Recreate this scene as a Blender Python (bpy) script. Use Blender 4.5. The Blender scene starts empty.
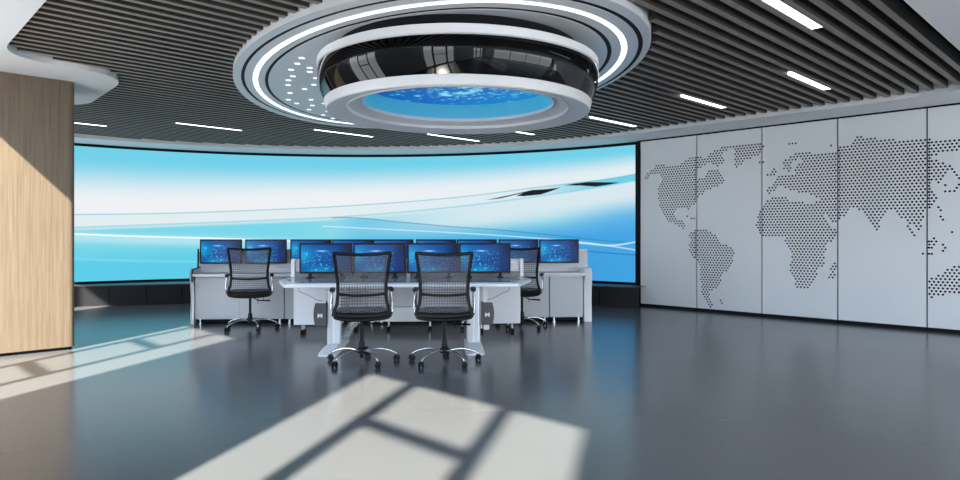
import bpy, bmesh, math, random
from mathutils import Vector, Matrix
from mathutils.geometry import tessellate_polygon
random.seed(7)
PI = math.pi
SC = bpy.context.scene
COL = SC.collection
H = 1.25                    # eye height
# ---------------------------------------------------------------- room axes
# the map wall runs along n, the slats along m; both at 45 degrees to the desks
def W(m, n, z=0.0):
    return Vector((.719*m + .695*n, .695*m - .719*n, z))
ROT_M = math.atan2(.695, .719)          # heading of +m

# ---------------------------------------------------------------- materials
def srgb(r, g, b):
    f = lambda c: (c/255/12.92) if c/255 <= .04045 else ((c/255+.055)/1.055)**2.4
    return (f(r), f(g), f(b), 1)
def mat(name, col, rough=.5, metal=0, coat=0, spec=.5, bump=0, bscale=60, var=0, vscale=3, emit=None, es=1):
    m = bpy.data.materials.new(name); m.use_nodes = True
    nt = m.node_tree; N = nt.nodes; L = nt.links; p = N['Principled BSDF']
    c = col if len(col) == 4 else (*col, 1)
    p.inputs['Base Color'].default_value = c
    p.inputs['Roughness'].default_value = rough
    p.inputs['Metallic'].default_value = metal
    p.inputs['Coat Weight'].default_value = coat
    p.inputs['Coat Roughness'].default_value = .03
    p.inputs['Specular IOR Level'].default_value = spec
    if emit:
        p.inputs['Emission Color'].default_value = emit; p.inputs['Emission Strength'].default_value = es
    if bump or var:
        tc = N.new('ShaderNodeTexCoord')
    if var:
        nz = N.new('ShaderNodeTexNoise'); nz.inputs['Scale'].default_value = vscale; nz.inputs['Detail'].default_value = 4
        L.new(tc.outputs['Object'], nz.inputs['Vector'])
        mx = N.new('ShaderNodeMix'); mx.data_type = 'RGBA'
        mx.inputs['A'].default_value = (c[0]*(1-var), c[1]*(1-var), c[2]*(1-var), 1)
        mx.inputs['B'].default_value = (min(1, c[0]*(1+var)), min(1, c[1]*(1+var)), min(1, c[2]*(1+var)), 1)
        L.new(nz.outputs['Fac'], mx.inputs['Factor']); L.new(mx.outputs['Result'], p.inputs['Base Color'])
    if bump:
        nb = N.new('ShaderNodeTexNoise'); nb.inputs['Scale'].default_value = bscale
        L.new(tc.outputs['Object'], nb.inputs['Vector'])
        b = N.new('ShaderNodeBump'); b.inputs['Strength'].default_value = bump; b.inputs['Distance'].default_value = .002
        L.new(nb.outputs['Fac'], b.inputs['Height']); L.new(b.outputs['Normal'], p.inputs['Normal'])
    return m
def emis(name, col, s):
    m = bpy.data.materials.new(name); m.use_nodes = True; nt = m.node_tree
    nt.nodes.remove(nt.nodes['Principled BSDF'])
    e = nt.nodes.new('ShaderNodeEmission'); e.inputs[0].default_value = col; e.inputs[1].default_value = s
    nt.links.new(e.outputs[0], nt.nodes['Material Output'].inputs[0]); return m
def attr_screen(name, s=1.0, gloss=.15):
    """display picture read from the mesh colours, under a glossy face"""
    m = bpy.data.materials.new(name); m.use_nodes = True; nt = m.node_tree; p = nt.nodes['Principled BSDF']
    a = nt.nodes.new('ShaderNodeAttribute'); a.attribute_name = 'picture'
    p.inputs['Base Color'].default_value = (.01, .01, .012, 1); p.inputs['Roughness'].default_value = gloss
    p.inputs['Specular IOR Level'].default_value = .1
    nt.links.new(a.outputs['Color'], p.inputs['Emission Color']); p.inputs['Emission Strength'].default_value = s
    return m

M = {}
M['white'] = mat('white_paint', (.76, .77, .78), .45, var=.02, vscale=2)
M['ceil'] = mat('ceiling_paint', (.86, .875, .89), .6)
M['disc'] = mat('disc_paint', (.74, .765, .80), .35)
M['panel'] = mat('perforated_panel', (.78, .81, .84), .42, var=.03, vscale=1.2)
M['black'] = mat('black_trim', (.005, .006, .008), .6, spec=.15)
M['perf'] = mat('perforation', (.002, .0025, .003), .9, spec=.0)
M['skirt'] = mat('dark_skirt', (.009, .0095, .011), .5, spec=.3)
M['plenum'] = mat('plenum', (.006, .006, .006), .95, spec=.05)
M['gloss'] = mat('black_gloss', (.002, .002, .003), .03, spec=.36)
M['desk'] = mat('desk_white', (.82, .83, .85), .38)
M['deskface'] = mat('desk_face', (.56, .58, .60), .4)
M['deskgrey'] = mat('desk_grey', (.60, .61, .63), .35)
M['inlay'] = mat('desk_inlay', (.33, .47, .58), .12, spec=.6)
M['alu'] = mat('aluminium', (.62, .65, .68), .3, .35)
M['plastic'] = mat('black_plastic', (.004, .0045, .0055), .45, spec=.25)
M['fabric'] = mat('seat_fabric', (.009, .0105, .013), .9, spec=.2, bump=.4, bscale=400)
M['chrome'] = mat('chrome', (.72, .75, .78), .12, 1)
M['mbox'] = mat('grey_box', (.075, .075, .075), .5)
M['logo'] = mat('logo_white', (.85, .85, .85), .5)
M['hose'] = mat('hose', (.52, .54, .55), .4)
M['cord'] = mat('cord', (.28, .30, .31), .5)
M['winframe'] = mat('window_frame', (.05, .05, .055), .4)
M['wall'] = mat('wall_paint', (.55, .56, .57), .6)
M['light'] = emis('light_diffuser', (.93, .97, 1, 1), 5.0)
M['glow'] = emis('glow_ring', (.93, .97, 1, 1), 3)
M['slot'] = emis('slot_light', (.95, .98, 1, 1), 1.3)
M['cyan'] = mat('cyan_wall', (.10, .35, .50), .4, emit=srgb(60, 185, 215), es=.36)
M['wallscreen'] = attr_screen('video_wall_face', 1.0, .5)
M['monscreen'] = attr_screen('monitor_face', 1.0, .2)
M['starscreen'] = attr_screen('star_face', .85, .3)

# floor: polished grey epoxy
def floor_mat():
    m = mat('floor_epoxy', (.12, .128, .138), .13, spec=.5)
    nt = m.node_tree; N = nt.nodes; L = nt.links; p = N['Principled BSDF']
    tc = N.new('ShaderNodeTexCoord'); nz = N.new('ShaderNodeTexNoise'); nz.inputs['Scale'].default_value = .7; nz.inputs['Detail'].default_value = 5
    L.new(tc.outputs['Object'], nz.inputs['Vector'])
    r = N.new('ShaderNodeMapRange'); r.inputs['To Min'].default_value = .19; r.inputs['To Max'].default_value = .23
    L.new(nz.outputs['Fac'], r.inputs['Value']); L.new(r.outputs['Result'], p.inputs['Roughness'])
    mx = N.new('ShaderNodeMix'); mx.data_type = 'RGBA'
    mx.inputs['A'].default_value = (.098, .101, .105, 1); mx.inputs['B'].default_value = (.108, .111, .115, 1)
    L.new(nz.outputs['Fac'], mx.inputs['Factor']); L.new(mx.outputs['Result'], p.inputs['Base Color'])
    return m
M['floor'] = floor_mat()
def wood(name, c1, c2, scale, stretch, rough=.55):
    m = mat(name, c1, rough); nt = m.node_tree; N = nt.nodes; L = nt.links; p = N['Principled BSDF']
    tc = N.new('ShaderNodeTexCoord'); mp = N.new('ShaderNodeMapping'); mp.inputs['Scale'].default_value = stretch
    nz = N.new('ShaderNodeTexNoise'); nz.inputs['Scale'].default_value = scale; nz.inputs['Detail'].default_value = 8; nz.inputs['Roughness'].default_value = .7
    cr = N.new('ShaderNodeValToRGB'); cr.color_ramp.elements[0].position = .32; cr.color_ramp.elements[1].position = .68
    cr.color_ramp.elements[0].color = (*c2, 1); cr.color_ramp.elements[1].color = (*c1, 1)
    L.new(tc.outputs['Object'], mp.inputs['Vector']); L.new(mp.outputs['Vector'], nz.inputs['Vector'])
    L.new(nz.outputs['Fac'], cr.inputs['Fac']); L.new(cr.outputs['Color'], p.inputs['Base Color'])
    return m
M['oak'] = wood('oak_veneer', (.178, .132, .087), (.105, .076, .049), 42, (1, 1, .03))
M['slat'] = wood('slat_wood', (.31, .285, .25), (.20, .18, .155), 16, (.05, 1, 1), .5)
M['slatshade'] = wood('slat_side_shaded', (.075, .060, .048), (.04, .032, .026), 16, (.05, 1, 1), .6)  # darker copy of the slat wood, shade between slats painted into the colour

# chair mesh: woven net, the open cells let the view through
def net_mat():
    m = bpy.data.materials.new('chair_net'); m.use_nodes = True; nt = m.node_tree; N = nt.nodes; L = nt.links
    p = N['Principled BSDF']; p.inputs['Base Color'].default_value = (.115, .12, .13, 1); p.inputs['Roughness'].default_value = .7
    tr = N.new('ShaderNodeBsdfTransparent'); mix = N.new('ShaderNodeMixShader')
    tc = N.new('ShaderNodeTexCoord'); sp = N.new('ShaderNodeSeparateXYZ'); L.new(tc.outputs['Object'], sp.inputs[0])
    def stripes(out, per):
        a = N.new('ShaderNodeMath'); a.operation = 'MULTIPLY'; a.inputs[1].default_value = 2*PI/per; L.new(out, a.inputs[0])
        b = N.new('ShaderNodeMath'); b.operation = 'SINE'; L.new(a.outputs[0], b.inputs[0]); return b.outputs[0]
    sx = stripes(sp.outputs['X'], .025); sz = stripes(sp.outputs['Z'], .027)
    mxn = N.new('ShaderNodeMath'); mxn.operation = 'MAXIMUM'; L.new(sx, mxn.inputs[0]); L.new(sz, mxn.inputs[1])
    r = N.new('ShaderNodeMapRange'); r.inputs['From Min'].default_value = -.2; r.inputs['From Max'].default_value = 1
    r.inputs['To Min'].default_value = .26; r.inputs['To Max'].default_value = .70; L.new(mxn.outputs[0], r.inputs['Value'])
    L.new(r.outputs['Result'], mix.inputs['Fac']); L.new(tr.outputs[0], mix.inputs[1]); L.new(p.outputs[0], mix.inputs[2])
    L.new(mix.outputs[0], N['Material Output'].inputs[0]); return m
M['net'] = net_mat()

# ---------------------------------------------------------------- mesh helpers
class MB:
    def __init__(s): s.v = []; s.f = []
    def add(s, vs, fs):
        o = len(s.v); s.v += [tuple(x) for x in vs]; s.f += [tuple(i+o for i in q) for q in fs]; return s
    def box(s, x0, x1, y0, y1, z0, z1, b=0, T=None):
        bm = bmesh.new(); bmesh.ops.create_cube(bm, size=1)
        for v in bm.verts: v.co = Vector(((x0+x1)/2+v.co.x*(x1-x0), (y0+y1)/2+v.co.y*(y1-y0), (z0+z1)/2+v.co.z*(z1-z0)))
        if b: bmesh.ops.bevel(bm, geom=bm.edges[:], offset=b, segments=2, affect='EDGES', profile=.6)
        return s.frombm(bm, T)
    def frombm(s, bm, T=None):
        bm.verts.index_update()
        vs = [(T(v.co) if T else v.co.copy()) for v in bm.verts]; fs = [[v.index for v in f.verts] for f in bm.faces]
        bm.free(); return s.add(vs, fs)
    def prism(s, poly, a0, a1, axis='z', b=0):
        """polygon of 2-D points pushed along an axis"""
        mk = {'z': lambda p, a: (p[0], p[1], a), 'x': lambda p, a: (a, p[0], p[1]), 'y': lambda p, a: (p[0], a, p[1])}[axis]
        bm = bmesh.new(); n = len(poly)
        A = [bm.verts.new(mk(p, a0)) for p in poly]; B = [bm.verts.new(mk(p, a1)) for p in poly]
        bm.faces.new(A[::-1]); bm.faces.new(B)
        for i in range(n): bm.faces.new((A[i], A[(i+1) % n], B[(i+1) % n], B[i]))
        bmesh.ops.recalc_face_normals(bm, faces=bm.faces[:])
        if b:
            es = [e for e in bm.edges if (e.verts[0] in A) == (e.verts[1] in A)]
            bmesh.ops.bevel(bm, geom=es, offset=b, segments=2, affect='EDGES', profile=.6)
        return s.frombm(bm)
    def tube(s, pts, r, n=8, caps=True, flat=(1, 1)):
        pts = [Vector(p) for p in pts]; k = len(pts); rs = r if isinstance(r, (list, tuple)) else [r]*k
        t0 = (pts[1]-pts[0]).normalized(); up = Vector((0, 0, 1)) if abs(t0.z) < .9 else Vector((0, 1, 0))
        vs = []; u = None
        for i in range(k):
            t = (pts[min(i+1, k-1)]-pts[max(i-1, 0)]).normalized()
            if u is None: u = (up-t*up.dot(t)).normalized()
            else: u = (u-t*u.dot(t)).normalized()
            w = t.cross(u)
            for j in range(n):
                a = 2*PI*j/n; vs.append(pts[i]+u*math.cos(a)*rs[i]*flat[0]+w*math.sin(a)*rs[i]*flat[1])
        fs = [(i*n+j, i*n+(j+1) % n, (i+1)*n+(j+1) % n, (i+1)*n+j) for i in range(k-1) for j in range(n)]
        if caps: fs += [tuple(range(n))[::-1], tuple(range((k-1)*n, k*n))]
        return s.add(vs, fs)
    def lathe(s, prof, c=(0, 0, 0), n=32, ax='z', close=False):
        vs = []; k = len(prof)
        for i in range(n):
            a = 2*PI*i/n
            for r, z in prof:
                if ax == 'z': vs.append((c[0]+r*math.cos(a), c[1]+r*math.sin(a), c[2]+z))
                else: vs.append((c[0]+z, c[1]+r*math.cos(a), c[2]+r*math.sin(a)))
        fs = []
        m = k if close else k-1
        for i in range(n):
            for j in range(m):
                fs.append((i*k+j, ((i+1) % n)*k+j, ((i+1) % n)*k+(j+1) % k, i*k+(j+1) % k))
        return s.add(vs, fs)
    def build(s, name, m, parent=None, smooth=None, recalc=True, colors=None):
        me = bpy.data.meshes.new(name); me.from_pydata([tuple(v) for v in s.v], [], s.f)
        bm = bmesh.new(); bm.from_mesh(me)
        if not colors: bmesh.ops.remove_doubles(bm, verts=bm.verts[:], dist=1e-6)
        if recalc: bmesh.ops.recalc_face_normals(bm, faces=bm.faces[:])
        bm.to_mesh(me); bm.free()
        if smooth is not None:
            for p in me.polygons: p.use_smooth = True
            me.set_sharp_from_angle(angle=math.radians(smooth))
        me.materials.append(m)
        if colors:
            at = me.color_attributes.new('picture', 'FLOAT_COLOR', 'POINT')
            flat = []
            for c in colors: flat += [c[0], c[1], c[2], 1]
            at.data.foreach_set('color', flat)
        o = bpy.data.objects.new(name, me); COL.objects.link(o)
        if parent: o.parent = parent
        return o
def tag(o, label=None, cat=None, group=None, kind=None):
    if label: o['label'] = label
    if cat: o['category'] = cat
    if group: o['group'] = group
    if kind: o['kind'] = kind
    return o
def thing(name, label, cat, loc=(0, 0, 0), rz=0, group=None):
    o = bpy.data.objects.new(name, None); COL.objects.link(o); o.empty_display_size = .1
    o.location = loc; o.rotation_euler = (0, 0, rz); return tag(o, label, cat, group)
def struct(o): o['kind'] = 'structure'; return o
def copy_tree(o, parent=None):
    c = o.copy(); COL.objects.link(c)
    if parent: c.parent = parent
    for ch in [x for x in COL.objects if x.parent == o]: copy_tree(ch, c)
    return c
def spline(pts, k=8):
    """Catmull-Rom through points"""
    P = [Vector(p) for p in pts]; P = [2*P[0]-P[1]]+P+[2*P[-1]-P[-2]]; out = []
    for i in range(1, len(P)-2):
        for j in range(k):
            t = j/k; a, b, c, d = P[i-1:i+3]
            out.append(.5*((2*b)+(-a+c)*t+(2*a-5*b+4*c-d)*t*t+(-a+3*b-3*c+d)*t**3))
    out.append(P[-2]); return out
def roundpoly(poly, radii, seg=8):
    out = []; n = len(poly)
    for i in range(n):
        p = Vector(poly[i]); r = radii[i]
        if r <= 0: out.append(p); continue
        a = (Vector(poly[i-1])-p); b = (Vector(poly[(i+1) % n])-p)
        A = p+a.normalized()*r; B = p+b.normalized()*r
        for k in range(seg+1):
            t = k/seg; out.append(A*(1-t)**2+p*2*t*(1-t)+B*t*t)
    return out

# ================================================================ SETTING
ZC = 2.95          # underside of the white ceiling
ZP = 3.36          # top of the slat void
M0, M1 = -.40, 10.27
N0, N1 = -14.05, 5.4
SCX, SCY, SR = -2.38, 5.86, 8.01
A_R, A_L = math.radians(49.35), math.radians(138)

# floor
fl = MB(); fl.add([W(M0-.2, N0-.3), W(13.5, N0-.3), W(13.5, N1+.2), W(M0-.2, N1+.2)], [(0, 1, 2, 3)])
struct(fl.build('floor', M['floor']))

# ceiling recess outline in (m, n)
rc = (2.188, -5.674); RR = 7.43
cor = [((1.07, -1.31), .3), ((9.49, -1.31), 1.0)]
a0 = math.atan2(-1.373, 7.302); a1 = math.atan2(-7.38, .86)
cor += [((rc[0]+RR*math.cos(a0+(a1-a0)*i/48), rc[1]+RR*math.sin(a0+(a1-a0)*i/48)), 0) for i in range(49)]
cor += [((1.07, -13.05), .1), ((1.07, -9.95), .3), ((2.32, -9.93), .5), ((2.23, -7.68), .6), ((1.07, -7.66), .55)]
rec = roundpoly([c[0] for c in cor], [c[1] for c in cor], 10)
rec2 = [Vector((p[0], p[1])) for p in rec]
def seg_hits(n):
    xs = []; k = len(rec2)
    for i in range(k):
        a, b = rec2[i], rec2[(i+1) % k]
        if (a[1] <= n) != (b[1] <= n): xs.append(a[0]+(n-a[1])/(b[1]-a[1])*(b[0]-a[0]))
    xs.sort(); return [(xs[i], xs[i+1]) for i in range(0, len(xs)-1, 2)]
# white ceiling, one sheet with the recess cut out, its edge turned up
outer = [(.515, N0-.1), (13.4, N0-.1), (13.4, N1+.1), (.515, N1+.1)]
lo = [[Vector((p[0], p[1], 0)) for p in outer], [Vector((p[0], p[1], 0)) for p in rec2]]
tri = tessellate_polygon(lo); allp = lo[0]+lo[1]
ce = MB(); ce.add([W(p.x, p.y, ZC) for p in allp], tri)
k = len(rec2)
ce.add([W(p[0], p[1], ZC) for p in rec2]+[W(p[0], p[1], ZP) for p in rec2], [(i, (i+1) % k, (i+1) % k+k, i+k) for i in range(k)])
ce.add([W(.515, N0-.1, ZC), W(.515, N1+.1, ZC), W(.515, N1+.1, 4.42), W(.515, N0-.1, 4.42)], [(0, 1, 2, 3)])
struct(ce.build('ceiling', M['ceil'], recalc=False))
pl = MB(); pl.add([W(.50, N0-.1, ZP), W(13.4, N0-.1, ZP), W(13.4, N1+.1, ZP), W(.50, N1+.1, ZP)], [(0, 1, 2, 3)])
struct(pl.build('ceiling', M['plenum'], recalc=False))
bc = MB(); bc.add([W(M0-.2, N0-.1, 4.4), W(.6, N0-.1, 4.4), W(.6, N1+.1, 4.4), W(M0-.2, N1+.1, 4.4)], [(0, 1, 2, 3)])
struct(bc.build('ceiling', M['ceil'], recalc=False))

# the oval disc, needed for clipping the slats
DC = (-.64, 7.48); DA = math.radians(-65.8)
def oval(a, b, n=128, z=0, c=DC):
    c = (DC[0]-(.027 if a > 3.1 else 0), DC[1])
    out = []
    for i in range(n):
        t = 2*PI*i/n; x = a*math.cos(t); y = b*math.sin(t)
        out.append(Vector((c[0]+x*math.cos(DA)-y*math.sin(DA), c[1]+x*math.sin(DA)+y*math.cos(DA), z)))
    return out
def inside_oval(m, n, a, b):
    p = W(m, n); dx = p.x-DC[0]; dy = p.y-DC[1]
    u = dx*math.cos(DA)+dy*math.sin(DA); v = -dx*math.sin(DA)+dy*math.cos(DA)
    return (u/a)**2+(v/b)**2 < 1

# wooden slats (pattern of the ceiling: one mesh)
LIGHTS = [(4.79, 5.93, -2.08), (7.42, 8.5, -2.77), (7.62, 8.7, -4.17), (8.0, 9.15, -5.82), (3.76, 4.8, -10.62),
          (1.9, 3.06, -11.8), (5.64, 6.78, -9.79), (7.3, 8.5, -8.86), (7.43, 8.63, -7.6)]
SP, SW_ = .154, .06
gaps = []
LL = []
for (a, b, n) in LIGHTS:
    kk = round((-1.577-n)/SP); LL.append((a, b, -1.577-SP*kk))
sl = MB(); kidx = 0
while True:
    nc = -1.50-SP*kidx; kidx += 1
    if nc < -13.0: break
    for (a, b) in seg_hits(nc):
        a += .012; b -= .012
        if b-a < .05: continue
        runs = []; steps = 400; st = None
        for i in range(steps+1):
            m = a+(b-a)*i/steps; ins = inside_oval(m, nc, 3.18, 1.99)
            if not ins and st is None: st = m
            if (ins or i == steps) and st is not None:
                runs.append((st, m)); st = None
        for (p, q) in runs:
            if q-p < .03: continue
            vs = [W(mm, nn, z) for mm in (p, q) for nn in (nc-SW_/2, nc+SW_/2) for z in (3.0, 3.13)]
            sl.add(vs, [(0, 1, 3, 2), (4, 6, 7, 5), (0, 4, 5, 1), (2, 3, 7, 6), (0, 2, 6, 4), (1, 5, 7, 3)])
# put the mesh in slat axes so the grain follows the slats
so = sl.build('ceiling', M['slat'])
so.data.materials.append(M['slatshade'])
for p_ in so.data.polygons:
    if abs(p_.normal.z) < .5: p_.material_index = 1  # upright faces get the painted shade, undersides keep the lighter wood
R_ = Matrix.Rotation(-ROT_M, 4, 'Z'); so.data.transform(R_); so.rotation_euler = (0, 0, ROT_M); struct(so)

# walls
def wallbox(name, m0, m1, n0, n1, z0, z1, ma):
    b = MB(); vs = [W(m, n, z) for m in (m0, m1) for n in (n0, n1) for z in (z0, z1)]
    b.add(vs, [(0, 1, 3, 2), (4, 6, 7, 5), (0, 4, 5, 1), (2, 3, 7, 6), (0, 2, 6, 4), (1, 5, 7, 3)])
    return b.build(name, ma)
struct(wallbox('wall_right', M1+.025, M1+.15, -6.53, N1+.1, 0, 3.4, M['black']))
struct(wallbox('baseboard_right', M1-.012, M1+.025, -6.5, N1, 0, .05, M['black']))
struct(wallbox('trim_1', M1-.012, M1+.025, -6.5, N1, 2.928, ZC, M['black']))
# wall with windows behind the viewer
WIN = [(-12.8, -10.4), (-7.63, -5.22), (-2.44, .06), (2.75, 5.15)]
wb = MB()
def wpart(n0, n1, z0, z1, m0=M0-.18, m1=M0):
    vs = [W(m, n, z) for m in (m0, m1) for n in (n0, n1) for z in (z0, z1)]
    wb.add(vs, [(0, 1, 3, 2), (4, 6, 7, 5), (0, 4, 5, 1), (2, 3, 7, 6), (0, 2, 6, 4), (1, 5, 7, 3)])
edges = [N0-.1]+[x for w in WIN for x in w]+[N1+.1]
for i in range(0, len(edges), 2): wpart(edges[i], edges[i+1], 0, 4.42)
for w in WIN: wpart(w[0], w[1], 0, .12); wpart(w[0], w[1], 4.3, 4.42)
struct(wb.build('wall_front', M['wall']))
for i, w in enumerate(WIN):
    b = MB(); fm0, fm1 = M0-.12, M0-.04
    def bar(n0, n1, z0, z1):
        vs = [W(m, n, z) for m in (fm0, fm1) for n in (n0, n1) for z in (z0, z1)]
        b.add(vs, [(0, 1, 3, 2), (4, 6, 7, 5), (0, 4, 5, 1), (2, 3, 7, 6), (0, 2, 6, 4), (1, 5, 7, 3)])
    bar(w[0], w[0]+.03, .12, 4.3); bar(w[1]-.03, w[1], .12, 4.3); bar(w[0], w[1], .12, .16); bar(w[0], w[1], 4.26, 4.3)
    c1, c2 = (w[0]+.65, w[0]+1.74) if i != 1 else (-6.64, -5.83)
    hw = .052 if i != 1 else .028
    bar(c1-hw, c1+hw, .16, 4.26); bar(c2-hw, c2+hw, .16, 4.26)
    for zt in (1.80, 3.04): bar(c1, c2, zt-.05, zt+.05)
    struct(b.build('window_%d' % (i+1), M['winframe']))
# far end wall on the right, unseen; its wide glazing is added for fill light
e = MB()
def epart(m0, m1, z0, z1):
    vs = [W(m, n, z) for m in (m0, m1) for n in (N1, N1+.15) for z in (z0, z1)]
    e.add(vs, [(0, 1, 3, 2), (4, 6, 7, 5), (0, 4, 5, 1), (2, 3, 7, 6), (0, 2, 6, 4), (1, 5, 7, 3)])
epart(M0-.2, 1.0, 0, 4.42); epart(1.0, 9.6, 0, .12); epart(1.0, 9.6, 2.85, 3.4); epart(9.6, M1+.1, 0, 3.4)
for k2 in range(1, 4): epart(1.0+k2*2.15-.04, 1.0+k2*2.15+.04, .12, 2.85)
struct(e.build('wall_back', M['wall']))
pL = Vector((SCX+SR*math.cos(A_L), SCY+SR*math.sin(A_L), 0))
struct(wallbox('wall_left', M0-.1, 3.1, N0-.12, N0, 0, 4.42, M['wall']))

# ---------------------------------------------------------------- curved video wall
def arc(r, c, n, a0, a1): return [(c[0]+r*math.cos(a0+(a1-a0)*i/n), c[1]+r*math.sin(a0+(a1-a0)*i/n)) for i in range(n+1)]
def strip(pts0, pts1, z0, z1):
    b = MB(); n = len(pts0)
    b.add([(p[0], p[1], z0) for p in pts0]+[(p[0], p[1], z1) for p in pts1], [(i, i+1, n+i+1, n+i) for i in range(n-1)]); return b
bk = strip(arc(SR+.12, (SCX, SCY), 80, A_R-.14, A_L+.1), arc(SR+.12, (SCX, SCY), 80, A_R-.14, A_L+.1), 0, 3.4)
struct(bk.build('wall_curved', M['black'], recalc=False))
vw = thing('video_wall', 'huge curved video wall glowing with a pale cyan wave picture behind the desks', 'video wall', (SCX, SCY, 0))
ZS0, ZS1 = .405, 2.905
f_ = 662.0
def on_arc(px, py):
    """where a sight line of the survey meets the video wall: gives (x along, height) of picture features"""
    t = (px-480)/f_; aa = 1+t*t; bb = -2*(t*SCX+SCY); cc = SCX**2+SCY**2-SR**2
    Y = (-bb+math.sqrt(bb*bb-4*aa*cc))/(2*aa); return t*Y, H+(236-py)*Y/f_
def lerp(a, b, t): return tuple(a[i]+(b[i]-a[i])*t for i in range(3))
def sm(a, b, x):
    t = max(0, min(1, (x-a)/(b-a))); return t*t*(3-2*t)
def poly_at(P, x):
    if x <= P[0][0]: i = 0
    elif x >= P[-1][0]: i = len(P)-2
    else:
        i = 0
        while P[i+1][0] < x: i += 1
    (x0, y0), (x1, y1) = P[i], P[i+1]; return y0+(y1-y0)*(x-x0)/(x1-x0)
def surv(pp):
    P = [on_arc(*p) for p in pp]
    sp = spline([(a, b, 0) for a, b in P], 6); return [(v.x, v.y) for v in sp]
lineA = surv([(76, 214.5), (160, 213.5), (250, 210.5), (345, 206), (450, 198), (540, 187), (600, 180), (636, 174)])      # upper thread
lineB = surv([(76, 227.5), (160, 224.5), (250, 221), (345, 216.5), (450, 207.5), (540, 196), (600, 187), (636, 180.5)])      # second thread
lineC = surv([(76, 233.5), (160, 236.5), (250, 225.5), (345, 230), (450, 234), (540, 240), (600, 243.5), (636, 247)]) 
lineC = surv([(76, 238), (200, 234), (330, 218), (400, 222), (450, 226.5), (500, 230), (560, 236), (600, 240.5), (636, 243)])
lineD = surv([(76, 234), (140, 236), (200, 238), (300, 228), (400, 231.5), (450, 233.5), (500, 236), (560, 241), (600, 246), (636, 250)])
lineD = surv([(300, 225), (350, 227.5), (400, 230), (450, 232.5), (500, 235.5), (560, 240), (600, 244.5), (636, 250)])
lineE = surv([(76, 234), (140, 236.5), (200, 238), (260, 240)])
lineF = surv([(76, 259), (140, 261), (200, 262), (260, 264)])
lineG = surv([(540, 241), (580, 243), (610, 245.5), (636, 242)])
lineH = surv([(560, 250), (590, 251.5), (620, 254), (636, 255)])
bladeA = [on_arc(*p) for p in [(486, 200), (510, 195), (532, 190), (548, 189), (560, 187.5), (563, 186.5), (553, 190.5), (541, 194.5), (524, 196.2), (516, 196), (523, 193), (500, 198.5)]]
bladeB = [on_arc(*p) for p in [(564, 185.5), (575, 183.5), (588, 182), (605, 182.2), (620, 182.4), (610, 184.5), (596, 186.6), (580, 185.5)]]
def inpoly(P, x, y):
    c = False; j = len(P)-1
    for i in range(len(P)):
        if (P[i][1] > y) != (P[j][1] > y) and x < (P[j][0]-P[i][0])*(y-P[i][1])/(P[j][1]-P[i][1])+P[i][0]: c = not c
        j = i
    return c
cT = srgb(112, 208, 232)[:3]; cW = srgb(236, 241, 244)[:3]; cP = srgb(214, 232, 238)[:3]; cC = srgb(120, 214, 232)[:3]
cB = srgb(92, 204, 232)[:3]; cR = srgb(62, 158, 226)[:3]; cRT = srgb(120, 205, 228)[:3]; cK = srgb(8, 22, 24)[:3]
cRB = srgb(48, 134, 214)[:3]
def wall_pic(x, z):
    r = sm(-3.2, 2.6, x)                       # how far to the right
    zA = poly_at(lineA, x); zB = poly_at(lineB, x)
    # above the upper thread: cyan fading to white
    if z > zA:
        t = (z-zA)/(ZS1-zA)
        c = lerp(cW, cT, sm(.18, .86, t))
        c = lerp(c, lerp(cP, cT, sm(.1, .8, t)), .45*r)
    elif z > zB:
        c = lerp(cW, cP, .5+.3*r); c = lerp(c, srgb(95, 198, 228)[:3], sm(1.4, 2.6, x)*.9)
        if x > .9: c = lerp(c, srgb(110, 208, 232)[:3], sm(.9, 1.7, x)*.5)
    else:
        zc = poly_at(lineC, x) if x > -3.2 else -9
        # left side: cyan falling to blue; right: pale to deep blue
        tl = (zB-z)/(zB-ZS0)
        cl = lerp(lerp(cP, cC, sm(0, .09, tl)), cC, sm(.03, .12, tl))
        cl = lerp(cl, cB, sm(.3, .75, tl)); cl = lerp(cl, srgb(210, 240, 246)[:3], .55*math.exp(-((z-poly_at(lineE, x)+.06)/.10)**2))
        cr = lerp(cP, srgb(130, 214, 232)[:3], sm(.12, .42, tl-.10*(1-r))); cr = lerp(cr, cR, sm(.24, .56, tl)); cr = lerp(cr, cRB, sm(.5, .85, tl))
        cr = lerp(cr, srgb(70, 165, 228)[:3], .6*sm(1.2, 2.7, x)*sm(.12, .35, tl))
        c = lerp(cl, cr, sm(-4.2, .6, x))
        if x > -3.2 and z < zc: c = lerp(c, srgb(70, 185, 228)[:3], .55*(1-.6*r)*sm(-3.2, -2.4, x))
    def ln(L, w, col, k, xa=-99, xb=99):
        nonlocal c
        if xa <= x <= xb:
            d = abs(z-poly_at(L, x)); 
            if d < w*2: c = lerp(c, col, k*max(0, 1-(d/w)**2 if d < w else 0))
    ln(lineA, .016, srgb(70, 190, 200)[:3], .65); ln(lineB, .022, srgb(120, 212, 225)[:3], .7)
    ln(lineC, .014, srgb(40, 130, 160)[:3], .7, -3.1); ln(lineD, .016, srgb(225, 245, 250)[:3], .7, -3.3)
    ln(lineE, .022, (1, 1, 1), .95, -99, -3.6); ln(lineF, .03, srgb(150, 226, 240)[:3], .4, -99, -3.6)
    ln(lineG, .018, srgb(225, 245, 252)[:3], .8, 1.2); ln(lineH, .014, srgb(30, 90, 160)[:3], .7, 1.5)
    if x > -.2 and 1.9 < z < 2.6:
        n_ = sum(1 for a in (-.4, 0, .4) for b in (-.4, 0, .4) if inpoly(bladeA, x+a*.0146, z+b*.0096) or inpoly(bladeB, x+a*.0146, z+b*.0096))
        c = lerp(c, cK, n_/9)
    return c
NU, NV = 860, 260
g = MB(); cols = []; vs = []
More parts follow.
